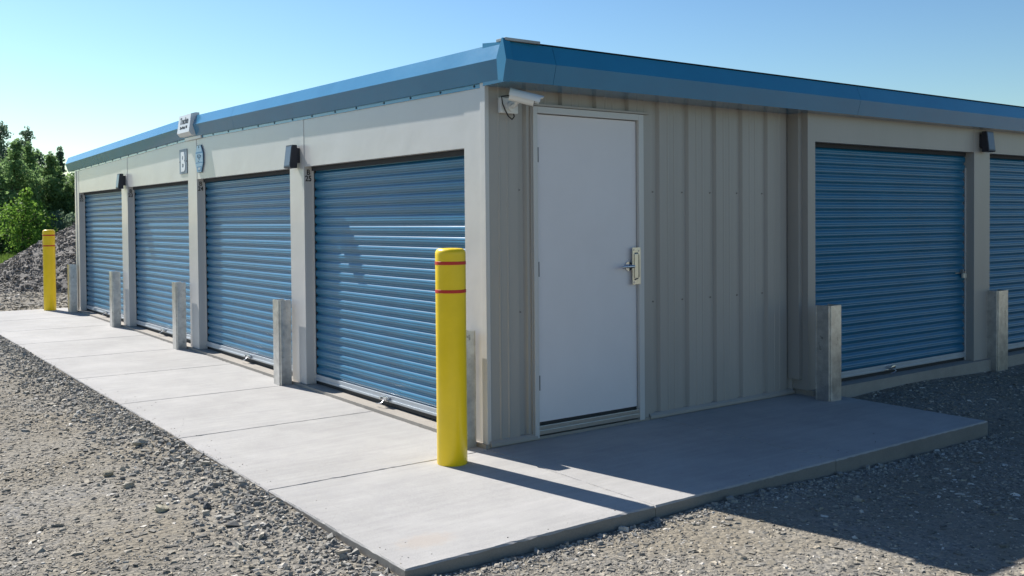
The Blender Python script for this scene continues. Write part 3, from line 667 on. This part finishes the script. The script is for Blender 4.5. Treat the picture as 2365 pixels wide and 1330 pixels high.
# ------------------------------------------------------------------ galvanised door guards
def guard(loc, rz, label, h=.757, wd=.155, dp=.110):
    t = empty('door_guard', loc, label, 'guard post', 'galvanised guards in front of the pilasters', rz)
    # folded channel seen from above: face, rounded corners, two returns
    def chan(x0, x1, y0, y1, c=.010, th=.006):
        # hat-shaped fold with a narrow slot at each front corner
        k = .013
        o = [(x0, y1), (x0, y0 + k + .004), (x0 + .003, y0 + k), (x0 + k, y0 + k), (x0 + k, y0 + .004), (x0 + k + .004, y0), (x1 - k - .004, y0), (x1 - k, y0 + .004), (x1 - k, y0 + k), (x1 - .003, y0 + k), (x1, y0 + k + .004), (x1, y1)]
        i_ = [(x1 - th, y1), (x1 - th, y0 + k + th), (x1 - k - th, y0 + k + th), (x1 - k - th, y0 + th), (x0 + k + th, y0 + th), (x0 + k + th, y0 + k + th), (x0 + th, y0 + k + th), (x0 + th, y1)]
        return o + i_
    hw = wd / 2
    MB().prism(chan(-hw, hw, -dp, 0), 'z', -.05, h, smooth=False).build('channel', MT['galv'], t)
    mb = MB(); mb.box(-hw * .72, hw * .72, -dp * .45, -dp * .38, -.05, h - .02); mb.box(-hw - .004, hw + .004, -.003, .001, -.05, h - .008); mb.build('back_plate', MT['galv'], t)
    mb = MB(); mb.lathe([(.0, 0), (.10, .002), (.098, .005), (.0, .006)], (0, -dp * .5, .028), 18)
    return t
GY = -.045
for x, lab in ((-.155, 'galvanised door guard half hidden behind the near yellow bollard'), (-3.065, 'galvanised door guard on the slab below unit number 25, largest on the long front'), (-5.975, 'galvanised door guard on the slab below the white letter B sign'),
               (-8.75, 'galvanised door guard on the slab below unit number 23'), (-11.33, 'galvanised door guard beside the far yellow bollard')):
    guard((x, GY, gz(x) - .031), 0, lab)
guard((.280, 3.11, -.033), R(90), 'galvanised door guard on the shaded slab in front of the first right-hand roller door', .765, .16, .135)
guard((.150, 6.075, -.10), R(90), 'galvanised door guard on gravel by the shaded pilaster at the right edge', .795, .21, .115)

# ------------------------------------------------------------------ gravel heap
hx, hy = -19.2, 3.0
def heap_h(x, y):
    dx = (x - hx); dy = (y - hy)
    a = np.sqrt((dx / 3.7) ** 2 + (np.where(dy < 0, dy / 3.75, dy / 4.3)) ** 2)
    b = np.sqrt(((dx + 2) / 4.2) ** 2 + ((dy - 3.0) / 4.5) ** 2)
    f = lambda t: np.clip(1 - t, 0, 1) ** 1.0 - .18 * np.exp(-(t / .22) ** 2)
    h = np.maximum(f(a) * 2.2, f(b) * 2.4)
    return h + (h > 0.02) * (.06 * np.sin(x * 2.3 + y) * np.sin(y * 3.1) + .03 * np.sin(x * 6.1) * np.sin(y * 5.3 + 1))
gx = np.arange(-26, -14.2, .12); gy = np.arange(-2.4, 11, .12); X, Y = np.meshgrid(gx, gy); Hh = heap_h(X, Y); Z = gh(X, Y) - .03 + Hh + RNG.normal(0, .012, X.shape) * (Hh > .05)
V = np.stack([X, Y, Z], -1).reshape(-1, 3); ii = (np.arange(len(gy) - 1)[:, None] * len(gx) + np.arange(len(gx) - 1)[None]).reshape(-1)
F1 = np.stack([ii, ii + 1, ii + 1 + len(gx), ii + len(gx)], -1)
keepf = (Hh.reshape(-1)[F1].max(1) > .0); F1 = F1[keepf]
heap = tag(np_obj('gravel_heap', V, F1, MT['heap_stones']), 'large heap of dark crushed gravel behind the far yellow bollard', 'heap')
heap.data.materials[0] = mat('heap_body', (.20, .185, .165), .95, var=.4, vscale=12, bump=1, bscale=25)
n = 100000; x = RNG.uniform(-24, -14.3, n); y = RNG.uniform(-2, 8, n); k = heap_h(x, y) > .01; x, y = x[k], y[k]
size = np.clip(np.exp(RNG.normal(math.log(.021), .5, len(x))), .010, .085)
V, Fq = stones(np.stack([x, y, gh(x, y) - .03 + heap_h(x, y) + size * .15], -1), size, flat=.6, tilt=.7)
tag(np_obj('loose_stones', V, Fq, MT['heap_stones'], parent=heap), kind='stuff')
# scattered stones on the yard between the slab and the heap
n = 26000; x = RNG.uniform(-24, -9, n); y = RNG.uniform(-5.5, 3.5, n); k = keep(x, y) & (heap_h(x, y) < .05); x, y = x[k], y[k]
size = np.clip(np.exp(RNG.normal(math.log(.022), .5, len(x))), .01, .10)
V, Fq = stones(np.stack([x, y, gh(x, y) + size * .1], -1), size)
tag(np_obj('yard_stones', V, Fq, MT['stones']), kind='stuff', label='scattered stones on the far yard')

# ------------------------------------------------------------------ grass strip and trees
n = 26000; x = RNG.uniform(-44, -25, n); y = RNG.uniform(-5, 9, n); hgt = RNG.uniform(.05, .22, n); a = RNG.uniform(0, np.pi, n)
z = gh(x, y); dx = np.cos(a) * .02; dy = np.sin(a) * .02; lx = RNG.normal(0, .05, n); ly = RNG.normal(0, .05, n)
V = np.stack([np.stack([x - dx, y - dy, z], -1), np.stack([x + dx, y + dy, z], -1), np.stack([x + lx, y + ly, z + hgt], -1)], 1).reshape(-1, 3)
tag(np_obj('grass', V, np.arange(3 * n).reshape(-1, 3), MT['grass']), kind='stuff', label='bright green grass beyond the gravel yard')

def tree(loc, h, rad, m, label, nl=9000, low=.05, name='leafy_tree', cat='tree', group='trees behind the gravel yard', leaf=.062, conic=.6):
    t = empty(name, loc, label, cat, group)
    mb = MB(); lean = RNG.normal(0, .15, 2)
    spine = [Vector((lean[0] * f * f * 2, lean[1] * f * f * 2, h * f)) for f in np.linspace(0, .97, 9)]
    mb.tube(spine, .05 + h * .012, 8, .012)
    cl = []
    nb = int(20 + h * 5)
    for i in range(nb):
        f = low + (1 - low) * (i + .5) / nb; f0 = min(.95, f)
        b = spine[min(8, int(f0 * 8.2))]; b = Vector((lean[0] * f0 * f0 * 2, lean[1] * f0 * f0 * 2, h * f0 * .97))
        wdt = rad * (1 - f * conic) * (1.15 if .15 < f < .7 else .85) * RNG.uniform(.55, 1.2) * (.35 + .65 * min(1, (1.02 - f) / .35))
        a_ = i * 2.4 + RNG.uniform(-.5, .5); e = b + Vector((math.cos(a_) * wdt, math.sin(a_) * wdt, wdt * RNG.uniform(.1, .6)))
        mb.tube([b, (b + e) / 2 + Vector((0, 0, -.03)), e], .022 + .01 * (1 - f), 5, .006)
        for q in (1.0, .65, .35): cl.append((b.lerp(e, q), wdt * RNG.uniform(.28, .5) + .10))
    cl.append((spine[-1], .16)); cl.append((spine[-1] - Vector((0, 0, .3)), .24))
    mb.build('trunk', MT['bark'], t)
    C_ = np.array([c[0][:] for c in cl]); W_ = np.array([c[1] for c in cl]); pw = W_ ** 1.6; pick = RNG.choice(len(cl), nl, p=pw / pw.sum())
    d = RNG.normal(0, 1, (nl, 3)); d /= np.linalg.norm(d, axis=1)[:, None]; rr = RNG.random(nl) ** .45
    P = C_[pick] + d * (W_[pick] * rr)[:, None] * np.array([1, 1, .8])
    P[:, 2] = np.maximum(P[:, 2], .05)
    s1 = RNG.normal(0, 1, (nl, 3)); s1 /= np.linalg.norm(s1, axis=1)[:, None]; s2 = np.cross(s1, RNG.normal(0, 1, (nl, 3))); s2 /= np.linalg.norm(s2, axis=1)[:, None]
    ls = leaf * RNG.uniform(.6, 1.5, nl)[:, None]
    V = np.stack([P - s1 * ls, P + s2 * ls * .6, P + s1 * ls, P - s2 * ls * .6], 1).reshape(-1, 3)
    np_obj('crown', V, np.arange(4 * nl).reshape(-1, 4), m, parent=t)
    return t
md, dk, br = MT['leaf_mid'], MT['leaf_dark_hazed'], MT['leaf_bright']
T = [(-47.36, 2.94, 6.57, dk, 1.6, 'tall dark tree at the left edge of the photo'), (-43.60, 2.98, 5.75, md, 1.5, 'mid green tree just outside the left edge of the treeline'),
     (-46.46, 4.15, 6.40, dk, 1.5, 'tall dark tree with a ragged pointed top, leftmost full crown'), (-41.75, 3.80, 5.17, md, 1.2, 'mid green tree standing in front of the tall dark tree'),
     (-47.06, 5.03, 6.2, dk, 1.4, 'dark tree with the second highest top in the treeline'), (-43.46, 4.85, 5.16, md, 1.1, 'mid green tree right of the highest dark top'),
     (-46.49, 5.80, 5.05, dk, 1.2, 'dark tree with a notched top above the gravel heap'), (-44.08, 5.75, 4.75, md, .95, 'mid green slim tree over the crest of the heap'),
     (-44.93, 6.3, 4.35, md, 1.0, 'lower mid green tree in the dip of the treeline'), (-46.87, 6.93, 5.25, dk, .55, 'slender spire topped tree left of the building corner'),
     (-43.40, 6.75, 4.37, md, 1.0, 'mid green tree touching the far end of the building'), (-45.23, 7.7, 4.67, dk, 1.2, 'dark tree mostly hidden behind the building end'),
     (-43.73, 8.4, 4.81, md, 1.2, 'mid green tree hidden behind the building end'), (-50.5, 4.6, 5.2, dk, 2.0, 'dark backing tree behind the tall ragged tree'),
     (-51.0, 6.9, 4.6, dk, 2.0, 'dark backing tree behind the notched tree'), (-50.0, 2.2, 5.6, dk, 2.0, 'dark backing tree beyond the left edge'), (-50.5, 9.2, 4.4, dk, 2.0, 'dark backing tree beyond the building end')]
for x_, y_, h_, m_, r_, lab in T: tree((x_, y_, float(gh(x_, y_))), h_, r_, m_, lab)
tree((-38.6, 3.75, 0), 2.9, .85, br, 'low bright green young tree in front of the dark trees', 2600, .02, leaf=.06, conic=.5)
tree((-39.6, 4.55, 0), 2.5, .7, br, 'small bright green bushy tree behind the left slope of the heap', 1800, .02, leaf=.06, conic=.5)
for i, (x_, y_) in enumerate(((-41.0, 5.6), (-40.6, 6.6), (-42.3, 4.3), (-42.6, 2.9), (-41.5, 7.8))):
    tree((x_, y_, 0), 1.9, 1.0, dk, ['dark bush over the crest of the heap', 'dark bush by the building end', 'dark bush behind the bright young tree', 'dark bush at the left edge below the trees', 'dark bush behind the building end'][i], 2400, .0, name='bush', cat='bush', group='dark bushes under the trees', conic=.3)
